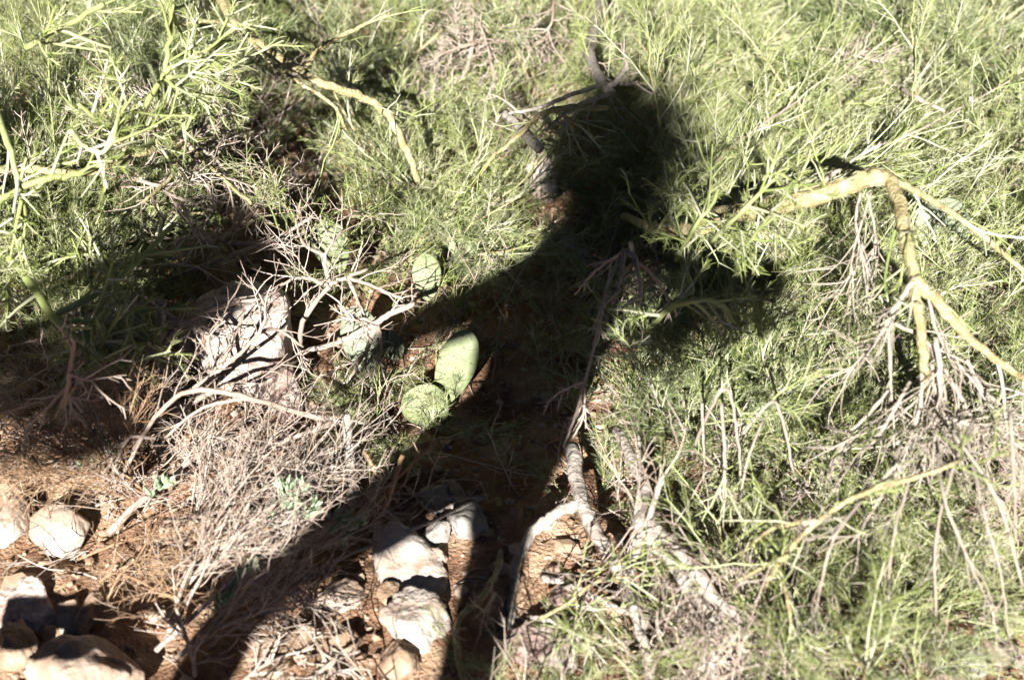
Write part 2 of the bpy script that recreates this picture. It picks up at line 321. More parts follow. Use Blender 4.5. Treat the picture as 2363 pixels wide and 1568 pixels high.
# ------------------------------------------------------------ hand-laid branches
def limb(mb, pts, r0, r1, K=None, sides=10, jit=.0016, knots=.14):
    W = [at(x, y, h) for x, y, h in pts]; K = K or max(10, len(pts)*5); P_ = smooth_path(W, K, jit*min(1, r0/.009))
    kn = rng.uniform(-1, 1, K+2); kn = (kn[:-2]+2*kn[1:-1]+kn[2:])/4; rad = np.linspace(r0, r1, K)*(1+knots*kn); tubes(mb, P_[None], rad[None], sides, var=rng.uniform(.2, .45), cap=True); return P_[None]
def branch(name, label, cat, limbs, mt, twigs=None, foliage=None, group=None, twmat='grey', r=.002, curl=.14):
    """limbs: [(pts, r0, r1)], each limb a part with its twigs and foliage below it; twigs: (n, length, angle, levels)"""
    p0 = at(*limbs[0][0][0]); e = empty(name, (p0[0], p0[1], float(ground_z(p0[0], p0[1]))), label, cat, group); org = np.array(e.location)
    for pts, r0, r1 in limbs:
        b = MB(); cur = limb(b, pts, r0, r1); lo = b.build('limb', M[mt], e)
        if twigs:
            n, L, an, lv = twigs; tb = MB(); q = r; S = spawn(cur, n, L, an, 6, curl, (0, 0, .0), .1, 1)
            tubes(tb, S, taper(len(S), 6, np.minimum(q*rng.uniform(.7, 1.3, len(S)), r1), .5), 5); cur = S
            for _ in range(lv):
                L *= .5; q *= .7; cur = spawn(cur, 3, L, .75, 4, curl, tmin=.2); tubes(tb, cur, taper(len(cur), 4, q, .5), 4)
            tb.build('twigs', M[twmat], lo, org=org)
        if foliage:
            mt_, n, L, w_ = foliage; fb = MB(); D = spawn(cur, n, L, .7, 3, .08, tmin=.05); tubes(fb, D, taper(len(D), 3, w_, .45), 3)
            fb.build('foliage', M[mt_], lo, org=org)
    return e
# upper left: yellow forked branch
branch('forked_branch', 'thick yellow green forked branch reaching down from the top left edge', 'branch', [
 ([(480, -60, .40), (545, 60, .42), (640, 130, .42), (740, 190, .40), (840, 225, .36), (900, 270, .32), (935, 340, .26), (965, 420, .18)], .0115, .007),
 ([(548, 62, .42), (480, 50, .44), (400, 62, .45)], .005, .003),
 ([(570, 85, .42), (650, 165, .44), (760, 235, .40), (800, 300, .34)], .0048, .003),
 ([(700, 165, .41), (740, 110, .45), (815, 70, .48), (900, 30, .5)], .0055, .0028)], 'yellow', (3, .12, .6, 1), group=None, twmat='shoot')
branch('broom_shoots', 'pale green blurred shoots forking like antlers in the upper left', 'shoots', [
 ([(300, 330, .48), (345, 230, .56), (378, 165, .62), (395, 60, .68), (398, 20, .7)], .0062, .003),
 ([(378, 168, .62), (450, 130, .63), (520, 95, .64)], .0055, .0028),
 ([(385, 180, .62), (470, 170, .6), (540, 150, .6)], .004, .0025),
 ([(372, 172, .62), (420, 215, .58)], .004, .0025),
 ([(310, 320, .49), (240, 290, .55), (180, 240, .6)], .005, .0028)], 'shoot', (9, .085, .85, 1), ('needle', 16, .016, .0007), twmat='shoot', r=.0034, curl=.06)
branch('broom_shoots', 'long pale green shoots crossing at the left edge below the corner', 'shoots', [
 ([(-40, 180, .55), (10, 300, .55), (40, 420, .5), (60, 520, .42)], .0062, .004),
 ([(160, 300, .6), (200, 340, .56), (245, 345, .56), (300, 250, .62)], .005, .003),
 ([(-30, 480, .45), (80, 420, .5), (180, 400, .5), (300, 350, .5), (440, 300, .44)], .0062, .004),
 ([(60, 110, .66), (150, 60, .7), (240, 10, .74)], .0055, .004)], 'shoot', (9, .085, .85, 1), ('needle', 16, .016, .0007), twmat='shoot', r=.0034, curl=.06)
branch('broom_shoots', 'bright green knobbly shoots hanging over the dark hollow at the left', 'shoots', [
 ([(-20, 560, 0.26), (60, 640, 0.26), (130, 740, 0.26), (210, 800, 0.25), (290, 845, 0.24)], 0.0077, 0.0063),
 ([(120, 730, 0.26), (200, 690, 0.27), (262, 655, 0.28), (330, 590, 0.29), (400, 520, 0.29)], 0.0065, 0.0044),
 ([(262, 655, 0.28), (300, 700, 0.26), (340, 745, 0.25)], 0.0056, 0.0037),
 ([(262, 655, 0.28), (240, 610, 0.29), (200, 560, 0.29)], 0.0050, 0.0037),
 ([(150, 740, 0.26), (220, 745, 0.26), (275, 750, 0.25)], 0.0050, 0.0035),
 ([(210, 800, 0.25), (195, 760, 0.27), (205, 850, 0.24)], 0.0050, 0.0037),
 ([(290, 845, 0.24), (310, 810, 0.24), (365, 762, 0.23)], 0.0069, 0.0056)], 'shoot', (7, .1, .85, 1), ('needle', 14, .018, .0008), twmat='shoot', r=.004, curl=.06)
branch('broom_branch', 'long straw coloured branch lying across the left side', 'branch', [
 ([(-60, 400, .38), (60, 390, .4), (200, 400, .4), (300, 365, .4), (430, 330, .36), (560, 300, .3)], .0068, .0045),
 ([(430, 330, .36), (500, 400, .34), (580, 470, .3)], .005, .003),
 ([(430, 330, .36), (400, 400, .36), (330, 470, .34)], .005, .003),
 ([(300, 365, .4), (260, 300, .42), (230, 250, .44)], .0045, .003)], 'yellow', (7, .09, .7, 2), twmat='grey')
# top trunk and pale stick
branch('woody_shrub', 'upright pale grey trunk at the top ending in broken twigs', 'trunk', [
 ([(1400, -60, .12), (1375, 60, .2), (1362, 120, .24), (1375, 170, .27), (1410, 215, .3)], .0145, .0125),
 ([(1405, 205, .3), (1440, 165, .34), (1450, 140, .36)], .007, .004), ([(1400, 190, .3), (1330, 215, .34), (1240, 250, .36), (1170, 262, .34)], .0055, .003),
 ([(1410, 215, .3), (1320, 250, .33), (1260, 300, .34)], .005, .0035), ([(1375, 170, .27), (1430, 195, .3), (1470, 190, .33)], .0045, .003)], 'pale_bark', (3, .06, .7, 1))
branch('broken_stick', 'short thick pale broken stick left of the head shadow', 'stick', [
 ([(1168, 262, .33), (1200, 295, .33), (1245, 345, .32)], .0095, .0105)], 'pale_bark')
branch('broom_branch', 'yellowish arched branch curving down left of the head shadow', 'branch', [
 ([(1400, 250, .35), (1310, 248, .38), (1250, 262, .38), (1200, 310, .34), (1140, 360, .3), (1090, 430, .24)], .0065, .0035),
 ([(1280, 255, .38), (1340, 290, .36)], .004, .003)], 'yellow', (6, .08, .6, 1), twmat='shoot')
# right: thick yellow branches
branch('thick_branch', 'thick smooth yellow branch bending sharply down at the right', 'branch', [
 ([(1640, 500, .34), (1720, 487, .42), (1820, 468, .48), (1930, 440, .52), (2000, 412, .54), (2050, 410, .54)], .0165, .0145),
 ([(2045, 412, .54), (2068, 440, .54), (2085, 530, .53), (2108, 620, .5), (2120, 720, .46), (2135, 850, .38), (2150, 940, .25)], .0115, .006),
 ([(2110, 640, .5), (2180, 715, .46), (2260, 800, .4), (2400, 900, .3)], .009, .005),
 ([(2050, 415, .54), (2130, 450, .5), (2250, 530, .44), (2380, 640, .36)], .0065, .004)], 'yellow', (5, .12, .7, 1), r=.0024, twmat='shoot')
branch('thick_branch', 'short blunt yellow branch crossing the shoulder of the shadow', 'branch', [
 ([(1440, 500, .1), (1500, 522, .25), (1560, 530, .36), (1640, 522, .4), (1690, 500, .36)], .009, .0125)], 'yellow', (3, .08, .8, 1), twmat='shoot')
branch('broom_shoots', 'soft green shoots hiding the left end of the thick yellow branch', 'shoots', [
 ([(1640, 560, .4), (1700, 500, .5), (1760, 440, .54), (1800, 400, .56)], .004, .0025), ([(1700, 600, .36), (1750, 530, .44), (1790, 480, .5)], .004, .0025),
 ([(1560, 600, .3), (1600, 530, .42), (1650, 460, .48), (1660, 410, .5)], .004, .0025), ([(1500, 560, .32), (1540, 500, .4), (1600, 450, .45)], .0035, .002)], 'shoot', (9, .085, .85, 1), ('needle', 16, .016, .0007), twmat='shoot', r=.0026, curl=.06)
branch('twig_fan', 'fan of pale grey twigs hanging below the bend of the yellow branch', 'twigs', [
 ([(1985, 445, .52), (1975, 520, .48), (2000, 620, .42), (2030, 690, .36)], 0.0025, 0.0015),
 ([(2000, 445, .52), (2020, 540, .46), (2010, 600, .42)], 0.0022, 0.0012), ([(2010, 445, .52), (1975, 560, .46), (1960, 640, .4)], 0.0022, 0.0012),
 ([(2110, 640, .5), (2060, 720, .46), (2030, 780, .42)], 0.0045, 0.0024), ([(2035, 770, .42), (1990, 820, .36), (1940, 880, .3)], 0.0029, 0.0015),
 ([(2050, 760, .42), (2055, 860, .36), (2060, 960, .3)], 0.0027, 0.0015), ([(2060, 745, .42), (2140, 790, .4), (2180, 900, .32), (2185, 1050, .2)], 0.0032, 0.0018),
 ([(2160, 780, .42), (2170, 900, .36), (2150, 1010, .26)], 0.0043, 0.0024), ([(2140, 660, .48), (2160, 760, .42), (2220, 850, .36), (2290, 930, .3)], 0.0029, 0.0018)], 'bleached', (6, .1, .5, 1), twmat='bleached', r=.0014)
branch('bleached_twigs', 'bleached white twigs spreading downwards at the right edge', 'twigs', [
 ([(2130, 840, .38), (2120, 950, .32), (2080, 1060, .24), (2030, 1180, .12)], 0.0032, 0.0018),
 ([(2150, 840, .38), (2160, 960, .3), (2150, 1100, .2)], 0.0032, 0.0018), ([(2180, 850, .36), (2240, 960, .3), (2290, 1100, .18)], 0.0032, 0.0018),
 ([(2150, 880, .36), (2200, 1000, .28), (2240, 1150, .14)], 0.0027, 0.0015), ([(2100, 880, .36), (2030, 1000, .3), (1960, 1080, .2), (1900, 1160, .1)], 0.0029, 0.0015),
 ([(2180, 960, .34), (2300, 1000, .3), (2400, 1060, .24)], 0.0029, 0.0018), ([(2230, 830, .36), (2270, 900, .32), (2340, 960, .26)], 0.0029, 0.0018)], 'bleached', (9, .1, .45, 2), twmat='bleached', r=.0012)
branch('drooping_stems', 'long thin bleached stems drooping over the lower right', 'stems', [
 ([(2250, 960, .36), (2200, 1080, .36), (2160, 1250, .3), (2160, 1420, .2)], 0.0025, 0.0013), ([(2200, 1000, .4), (2300, 1150, .36), (2360, 1350, .25)], 0.0025, 0.0015),
 ([(2230, 1000, .36), (2270, 1180, .34), (2310, 1330, .26), (2330, 1480, .12)], 0.0025, 0.0012), ([(2080, 1020, .36), (2030, 1150, .34), (1960, 1260, .24)], 0.0025, 0.0015),
 ([(1990, 1150, .34), (1930, 1230, .34), (1905, 1300, .3), (1880, 1420, .2)], 0.0025, 0.0013), ([(2160, 1020, .36), (2180, 1150, .36), (2240, 1300, .28), (2300, 1430, .16)], 0.0022, 0.0012),
 ([(2100, 1100, .34), (2060, 1250, .3), (2050, 1400, .18)], 0.0022, 0.0012), ([(2330, 950, .4), (2340, 1100, .36), (2345, 1250, .3)], 0.0025, 0.0012)], 'bleached', (3, .08, .4, 1), twmat='bleached', r=.0013)
branch('hooped_stems', 'pale hooped stems arching down beneath the elbow of the shadow', 'stems', [
 ([(1590, 1060, .1), (1640, 940, .3), (1680, 900, .34), (1700, 1000, .3), (1712, 1110, .22)], 0.0032, 0.0018), ([(1665, 930, .33), (1672, 1050, .28), (1668, 1160, .2)], 0.0030, 0.0018),
 ([(1760, 970, .3), (1720, 1080, .26), (1705, 1200, .16)], 0.0022, 0.0012), ([(1620, 930, .3), (1625, 1050, .2), (1622, 1120, .1)], 0.0023, 0.0013),
 ([(1715, 1000, .28), (1775, 930, .32), (1800, 950, .32), (1830, 1080, .24), (1850, 1160, .16)], 0.0027, 0.0016), ([(1910, 1110, .14), (1950, 1010, .26), (2000, 960, .3), (2050, 900, .34)], 0.0030, 0.0020),
 ([(1900, 1150, .1), (1920, 1060, .2), (1950, 1010, .26)], 0.0024, 0.0017)], 'bleached', (2, .07, .5, 1), twmat='shoot')
branch('broom_branch', 'arching yellow green stem crossing the lower right', 'branch', [
 ([(1740, 1400, .06), (1790, 1310, .2), (1890, 1200, .32), (2000, 1135, .38), (2120, 1100, .4), (2220, 1060, .4)], 0.0045, 0.0024),
 ([(1890, 1200, .32), (1780, 1220, .26), (1700, 1290, .12)], 0.0032, 0.0018), ([(1820, 1280, .25), (1700, 1340, .16), (1620, 1400, .05)], 0.0030, 0.0018),
 ([(1800, 1310, .2), (1820, 1400, .2), (1830, 1500, .1)], 0.0032, 0.0018)], 'yellow', (6, .1, .5, 1), ('needle', 5, .02, .0009), twmat='shoot')
branch('broom_branch', 'pale stem lying in the swept growth at the upper right', 'branch', [
 ([(1540, 480, .12), (1600, 430, .2), (1700, 330, .24), (1800, 260, .26), (1850, 230, .26)], 0.0050, 0.0024),
 ([(1900, 420, .2), (2000, 350, .26), (2120, 300, .28), (2363, 170, .3)], 0.0045, 0.0018), ([(1640, 400, .16), (1790, 380, .16), (1900, 350, .16)], 0.0029, 0.0012)], 'grey', (9, .14, .4, 1), twmat='shoot')
branch('fallen_stick', 'short fallen grey stick in the upper right growth', 'stick', [([(2080, 205, .28), (2120, 228, .3), (2180, 258, .28)], 0.0061, 0.0036)], 'grey')
# centre, grey twig crossing the shadow
branch('twig_fan', 'thin pale grey twigs hanging across the shadow of the chest', 'twigs', [
 ([(1440, 575, .40), (1405, 650, .38), (1380, 760, .34), (1350, 880, .28), (1320, 980, .22), (1300, 1030, .18)], .0032, .0018),
 ([(1440, 580, .40), (1380, 620, .36), (1325, 680, .32)], .003, .0016), ([(1455, 560, .4), (1475, 640, .38), (1478, 690, .36)], .0045, .003),
 ([(1440, 585, .4), (1430, 650, .38), (1415, 700, .36)], .0042, .0024), ([(1350, 880, .28), (1300, 900, .24), (1270, 920, .2)], .002, .0012),
 ([(1350, 890, .28), (1345, 960, .22), (1322, 1010, .18)], .002, .0014), ([(1445, 580, .4), (1510, 640, .36), (1560, 720, .3)], .0032, .0018)], 'grey', (3, .04, .6, 1))
branch('broom_shoots', 'arching green shoot right of the shadow chest', 'shoots', [([(1500, 760, .22), (1540, 715, .32), (1590, 695, .36), (1660, 700, .36), (1690, 740, .32)], .005, .004)], 'shoot', (9, .085, .85, 1), ('needle', 16, .016, .0007), twmat='shoot', r=.0034, curl=.06)
# lower centre trunks
branch('woody_shrub', 'smooth grey forked trunk running down to the bottom edge right of the leg shadow', 'trunk', [
 ([(1318, 1030, .12), (1335, 1120, .12), (1350, 1180, .12), (1400, 1270, .1), (1445, 1350, .08), (1470, 1420, .1), (1490, 1510, .05), (1520, 1620, .03)], .0135, .0085),
 ([(1340, 1160, .12), (1290, 1185, .11), (1240, 1215, .09), (1200, 1280, .06), (1185, 1360, .03), (1180, 1450, .02)], .0105, .006),
 ([(1450, 1330, .09), (1475, 1250, .14), (1500, 1180, .2), (1530, 1100, .24)], .0062, .004),
 ([(1450, 1320, .09), (1470, 1200, .16), (1478, 1100, .2), (1470, 960, .22)], .006, .003),
 ([(1455, 1350, .08), (1500, 1400, .07), (1520, 1470, .05), (1505, 1560, .04)], .004, .0025)], 'pale_bark', (5, .11, .6, 1), r=.0015)
branch('woody_shrub', 'pale rough trunk splitting into fibres at the lower right of centre', 'trunk', [
 ([(1420, 990, .16), (1470, 1080, .17), (1490, 1140, .17), (1480, 1210, .17), (1540, 1290, .15), (1620, 1390, .12), (1700, 1480, .08), (1800, 1590, .04)], .0095, .009),
 ([(1485, 1200, .17), (1560, 1260, .17), (1660, 1390, .14), (1740, 1470, .08), (1830, 1580, .02)], .0105, .008),
 ([(1620, 1390, .12), (1640, 1480, .08), (1650, 1590, .04)], .007, .005)], 'pale_bark', (18, .17, .3, 1), r=.0013)
branch('dead_twig_heap', 'pile of bleached dead twigs at the bottom edge right of the grey trunk', 'twigs', [
 ([(1560, 1400, .08), (1620, 1480, .06), (1700, 1590, .03)], .004, .003), ([(1640, 1440, .1), (1720, 1500, .08), (1830, 1560, .04)], .004, .003),
 ([(1500, 1480, .05), (1580, 1530, .05), (1700, 1560, .03)], .004, .0025), ([(1560, 1560, .03), (1600, 1480, .08), (1620, 1400, .1)], .0035, .0025),
 ([(1700, 1400, .08), (1690, 1480, .07), (1640, 1580, .03)], .0035, .0025), ([(1450, 1540, .04), (1530, 1500, .06), (1600, 1510, .05)], .003, .002)], 'grey', (18, .11, .6, 2), r=.0013)
branch('fallen_branch', 'grey fallen branch on the soil between the leg shadow and the grey trunk', 'branch', [
 ([(1250, 1330, .03), (1300, 1345, .04), (1370, 1375, .04), (1440, 1410, .03), (1520, 1420, .02)], .006, .005), ([(1220, 1420, .03), (1290, 1440, .05), (1400, 1530, .03)], .004, .003)], 'bark', (3, .05, .6, 1))
branch('thorny_sprig', 'thin straw coloured sprig over the soil left of the grey trunk', 'sprig', [
 ([(1240, 1430, .08), (1310, 1390, .1), (1380, 1340, .14), (1460, 1330, .14)], .003, .002), ([(1330, 1380, .12), (1335, 1440, .1)], .002, .0015), ([(1350, 1340, .12), (1430, 1300, .14), (1500, 1320, .12)], .002, .0012)], 'yellow', (7, .08, .6, 1), twmat='shoot')
# left centre dead shrub
branch('dead_branch', 'knobbly pale grey branch ending over the arm shadow', 'branch', [
 ([(690, 815, .10), (780, 790, .14), (850, 755, .18), (900, 725, .21), (955, 700, .22)], .005, .0055),
 ([(868, 745, .19), (850, 800, .14), (820, 850, .1), (790, 900, .05)], .005, .0022), ([(870, 745, .19), (880, 800, .14), (860, 870, .06)], .004, .002),
 ([(862, 745, .19), (830, 735, .2), (790, 735, .2)], .0035, .0022)], 'grey', (5, .06, .6, 1))
branch('dead_shrub', 'open dead grey shrub standing over the big pinkish rock', 'shrub', [
 ([(395, 1010, .02), (440, 930, .1), (500, 860, .17), (530, 800, .2), (560, 730, .24)], .006, .003), ([(440, 930, .1), (520, 890, .16), (600, 880, .18), (690, 830, .14)], .0045, .003),
 ([(500, 860, .17), (480, 780, .22), (520, 740, .26)], .004, .002), ([(440, 900, .14), (560, 810, .22), (610, 740, .26), (605, 690, .28)], .004, .002),
 ([(480, 780, .22), (430, 740, .24), (380, 745, .24)], .004, .0022), ([(590, 770, .24), (640, 760, .22), (700, 800, .18)], .0035, .002)], 'grey', (4, .08, .6, 1), r=.0014)
branch('dead_shrub', 'thorny dead grey shrub just left of the pale cactus pad', 'shrub', [
 ([(690, 830, .02), (700, 740, .14), (760, 660, .22), (800, 640, .24), (850, 620, .24)], .0055, .003), ([(760, 660, .22), (700, 640, .24), (640, 660, .24)], .0045, .002),
 ([(800, 640, .24), (830, 700, .2), (850, 760, .16)], .004, .002), ([(760, 655, .22), (750, 590, .28), (790, 530, .3)], .0045, .002), ([(800, 640, .24), (860, 660, .22), (930, 690, .2)], .004, .002),
 ([(750, 590, .28), (700, 560, .28), (680, 500, .3)], .004, .002)], 'grey', (6, .08, .6, 1), r=.0014)
branch('dead_shrub', 'upright rough grey stem in the dark hollow at the left', 'stem', [
 ([(375, 690, .2), (370, 760, .16), (375, 830, .12), (385, 900, .07), (415, 960, .03), (400, 1010, .0)], .0085, .0105)], 'bark', (4, .06, .7, 1))
branch('dead_branch', 'long bare grey branch in the shade above the big pinkish rock', 'branch', [
 ([(360, 760, .2), (420, 745, .22), (500, 705, .24), (600, 690, .24)], .005, .003), ([(420, 745, .22), (340, 830, .16), (240, 900, .1)], .005, .003), ([(420, 745, .22), (470, 770, .2)], .003, .002)], 'grey', (5, .07, .6, 1))
branch('dead_branch', 'bent grey twig standing before the dark hollow at the left edge', 'branch', [
 ([(130, 960, .24), (155, 900, .3), (165, 830, .36), (172, 780, .4)], .004, .003), ([(155, 890, .3), (100, 950, .26)], .0035, .002), ([(160, 860, .34), (215, 880, .32)], .003, .002), ([(150, 900, .3), (190, 950, .26)], .003, .002)], 'grey', (4, .05, .6, 1))
branch('dead_shrub', 'dark bare twig clump in the shaded hollow', 'shrub', [
 ([(560, 620, .05), (520, 560, .16), (470, 540, .2), (400, 560, .22)], .005, .003), ([(520, 560, .16), (560, 500, .24), (560, 430, .28)], .0045, .002), ([(520, 560, .16), (620, 560, .2), (720, 500, .26)], .0055, .003),
 ([(400, 640, .1), (500, 600, .18), (640, 550, .24)], .005, .003), ([(300, 620, .12), (400, 610, .18), (480, 620, .18)], .004, .002), ([(560, 500, .24), (620, 450, .26), (640, 400, .28)], .004, .002)], 'grey', (5, .09, .6, 2), r=.0016)
branch('dead_shrub', 'dead grey twigs in the upper left tangle around a knot', 'shrub', [
 ([(460, 420, .3), (440, 340, .36), (450, 300, .38), (520, 290, .36)], .0045, .003), ([(440, 340, .36), (380, 300, .38), (330, 310, .38)], .004, .002), ([(445, 335, .36), (500, 370, .34), (560, 440, .28)], .0045, .002),
 ([(300, 410, .36), (380, 440, .34), (420, 500, .3)], .004, .002)], 'grey', (8, .09, .6, 2))
branch('dead_clump', 'brown dead clump of curled twigs at the top centre', 'shrub', [
 ([(1080, -20, .26), (1085, 60, .24), (1090, 110, .2), (1070, 180, .12)], .0075, .005), ([(1090, 20, .28), (1120, 90, .26), (1140, 180, .22)], .003, .002), ([(1040, 180, .1), (1060, 100, .2), (1050, 20, .26)], .004, .002),
 ([(1100, 100, .22), (1030, 120, .22), (980, 150, .2)], .004, .002)], 'grey', (14, .08, .9, 2), twmat='grey', r=.0016, curl=.35)
branch('dead_clump', 'pinkish dead twigs hanging at the top edge near the upright trunk', 'shrub', [
 ([(1190, -20, .26), (1200, 60, .24), (1230, 120, .18)], .004, .002), ([(1280, -20, .28), (1270, 60, .26), (1220, 90, .2)], .004, .002)], 'grey', (12, .09, .7, 1), r=.0015, curl=.25)
branch('dead_clump', 'brown dead patch of broken twigs in the upper right growth', 'shrub', [
 ([(1880, 110, .24), (1980, 130, .26), (2060, 150, .24)], .004, .002), ([(1900, 220, .2), (1950, 160, .24), (2000, 110, .26)], .004, .002)], 'grey', (14, .06, .9, 2), r=.0014)
# lower left arched branches and twig heap
branch('arched_branch', 'long pale grey branch arching over the lower left twigs', 'branch', [
 ([(270, 1140, .04), (300, 1060, .12), (360, 960, .2), (430, 905, .24), (520, 905, .24), (620, 930, .2), (720, 960, .16), (800, 965, .14)], .0034, .005),
 ([(620, 930, .2), (560, 920, .22), (460, 945, .2), (380, 1010, .14)], .0035, .002), ([(800, 965, .14), (700, 1000, .14), (600, 1040, .12), (500, 1100, .08), (440, 1150, .04)], .005, .003),
 ([(360, 1010, .16), (300, 1010, .16), (270, 1060, .12), (262, 1120, .06)], .0035, .002)], 'grey', (4, .09, .5, 2), r=.0015)
branch('upright_stick', 'smooth pale upright stick with a bent foot left of the waist shadow', 'stick', [
 ([(800, 955, .17), (806, 1040, .12), (815, 1120, .07), (812, 1150, .055), (785, 1195, .02)], .0075, .0095)], 'bark')
branch('thorny_sprig', 'reddish forked sprig right of the pale upright stick', 'sprig', [
 ([(840, 1040, .14), (880, 1110, .1), (900, 1190, .05)], .0035, .0028), ([(930, 1050, .16), (900, 1140, .1), (880, 1200, .04)], .004, .003), ([(890, 1140, .1), (850, 1180, .08)], .003, .002), ([(860, 1080, .12), (920, 1160, .08)], .0028, .002),
 ([(1010, 1020, .14), (960, 1060, .14), (900, 1120, .1)], .003, .0025)], 'tan', (3, .04, .7, 1), twmat='tan')
for lab, L_ in (('heap of slanting dead grey twigs left of the leg shadow', [
  ([(380, 1480, .02), (440, 1370, .08), (520, 1270, .12), (620, 1180, .14), (740, 1100, .13)], .0045, .003), ([(360, 1500, .02), (480, 1390, .08), (600, 1290, .12), (720, 1200, .12)], .004, .003),
  ([(420, 1500, .02), (520, 1420, .06), (660, 1320, .1), (800, 1220, .1)], .004, .002), ([(390, 1450, .03), (430, 1330, .1), (500, 1200, .14), (560, 1100, .14)], .004, .002),
  ([(380, 1430, .03), (470, 1300, .1), (560, 1230, .13), (700, 1180, .12)], .004, .003), ([(480, 1490, .02), (560, 1430, .06), (640, 1380, .06)], .004, .0025),
  ([(400, 1520, .02), (500, 1450, .06), (610, 1410, .06)], .004, .0025)]),
  ('grey dead twigs massed under the arched branch', [
  ([(250, 1230, .02), (330, 1150, .07), (420, 1080, .1), (520, 1000, .12)], .0065, .004), ([(450, 1230, .03), (520, 1120, .1), (620, 1020, .14)], .0045, .003), ([(560, 1220, .04), (640, 1130, .1), (760, 1050, .12)], .005, .003),
  ([(380, 1200, .04), (500, 1180, .1), (640, 1130, .12), (760, 1100, .1)], .0045, .003), ([(420, 1250, .03), (470, 1150, .08), (480, 1060, .12)], .004, .0025)])):
    branch('dead_twig_heap', lab, 'twigs', L_, 'grey', (15, .12, .28, 2), r=.0012, curl=.09)
branch('dry_brush', 'fine reddish brown dry brush at the left edge above the pale rocks', 'brush', [
 ([(330, 1130, .05), (250, 1060, .12), (150, 1000, .16), (20, 960, .18)], .0024, .0014), ([(340, 1140, .04), (240, 1100, .1), (120, 1080, .14), (0, 1040, .16)], .0024, .0014), ([(300, 1110, .06), (260, 1000, .14), (240, 900, .2)], .0024, .0014),
 ([(300, 1150, .03), (200, 1120, .09), (80, 1110, .1)], .0024, .0014), ([(320, 1130, .05), (290, 1050, .12), (300, 940, .2)], .0024, .0012), ([(290, 1140, .04), (180, 1060, .12), (60, 1000, .18)], .0022, .0012),
 ([(280, 1080, .06), (180, 1040, .12), (90, 1090, .12)], .0022, .0012)], 'tan', (22, .09, .4, 2), twmat='tan', r=.0009, curl=.1)
branch('dry_brush', 'tangle of pinkish grey fine twigs between the left edge and the dead shrub', 'brush', [
 ([(30, 900, .02), (90, 860, .1), (160, 830, .14), (260, 820, .14)], .0024, .0014), ([(-20, 960, .02), (80, 930, .1), (200, 900, .14), (300, 890, .12)], .0024, .0014), ([(200, 980, .02), (240, 900, .12), (250, 830, .16)], .0024, .0014),
 ([(100, 1010, .02), (180, 960, .1), (300, 960, .12), (380, 980, .1)], .0024, .0014), ([(360, 1180, .02), (280, 1100, .1), (220, 1000, .14)], .0026, .0014), ([(20, 1010, .03), (120, 1040, .1), (260, 1030, .12)], .0024, .0014), ([(20, 800, .02), (100, 780, .1), (200, 760, .12)], .0024, .0014)], 'grey', (14, .1, .5, 2), r=.0012)
branch('dry_brush', 'orange brown fine brush curling over the gritty soil at the lower left', 'brush', [
 ([(180, 1290, .03), (280, 1250, .08), (380, 1230, .1), (470, 1210, .1)], .0022, .0014), ([(470, 1390, .03), (380, 1370, .07), (300, 1330, .06), (250, 1350, .03)], .003, .002), ([(230, 1340, .03), (300, 1300, .06), (400, 1270, .08)], .0022, .0014),
 ([(200, 1430, .02), (320, 1400, .05), (420, 1340, .08)], .0022, .0014), ([(240, 1400, .02), (280, 1320, .06), (330, 1280, .08)], .0022, .0014)], 'tan', (12, .09, .6, 2), twmat='tan', r=.0009, curl=.2)
branch('twig_cluster', 'small pale broken twigs at the bottom edge in the leg shadow', 'twigs', [
 ([(700, 1440, .06), (740, 1500, .05), (780, 1590, .02)], .003, .002), ([(830, 1500, .05), (760, 1530, .05), (690, 1590, .03)], .003, .002), ([(560, 1570, .02), (600, 1540, .04), (680, 1500, .04)], .003, .002), ([(450, 1560, .02), (440, 1500, .05), (405, 1400, .1)], .003, .002)], 'grey', (8, .06, .7, 1))
branch('dark_root', 'crooked bare root in the deep leg shadow at the bottom', 'root', [
 ([(1150, 1150, .03), (1155, 1250, .03), (1150, 1310, .04), (1110, 1380, .04), (1060, 1430, .03), (1055, 1500, .03), (1075, 1600, .02)], .0055, .005)], 'yellow', (2, .06, .7, 1))
branch('long_stick', 'thin straight stick lying across the stones between the legs of the shadow', 'stick', [
 ([(700, 1330, .03), (850, 1260, .04), (1000, 1200, .05), (1130, 1140, .05)], .003, .0025)], 'bark')

# leafy sprigs
def leafy(label, stems, nleaf, r=.0018):
    p0 = at(*stems[0][0]); e = empty('leafy_sprig', (p0[0], p0[1], float(ground_z(p0[0], p0[1]))), label, 'sprig')
    st = MB(); lf = MB()
    for pts in stems:
        P_ = limb(st, pts, r, r*.7, 10, 5); D = spawn(P_, nleaf, .022, .8, 4, .15, (0, 0, .15), .3, 1)
        rad = np.array([.0012, .0038, .0036, .0006])[None]*rng.uniform(.7, 1.2, (len(D), 1))
        tubes(lf, D, rad, 5)
    st.build('stem', M['grey'], e); lf.build('leaves', M['leaf'], e)
leafy('grey green leafy sprig right of the slanting twig heap', [[(560, 1230, .08), (640, 1190, .12), (700, 1130, .15)], [(600, 1220, .1), (650, 1150, .14), (660, 1120, .15)], [(640, 1190, .12), (690, 1190, .13), (730, 1170, .13)]], 26)
leafy('green leafy sprig at the edge of the leg shadow', [[(690, 1270, .06), (770, 1220, .08), (840, 1205, .09)], [(730, 1240, .08), (780, 1190, .1), (800, 1240, .08)]], 22)
leafy('faint green leafy sprig buried low in the slanting twig heap', [[(500, 1420, .05), (540, 1350, .1), (590, 1310, .12)], [(480, 1400, .06), (520, 1390, .09)]], 22)
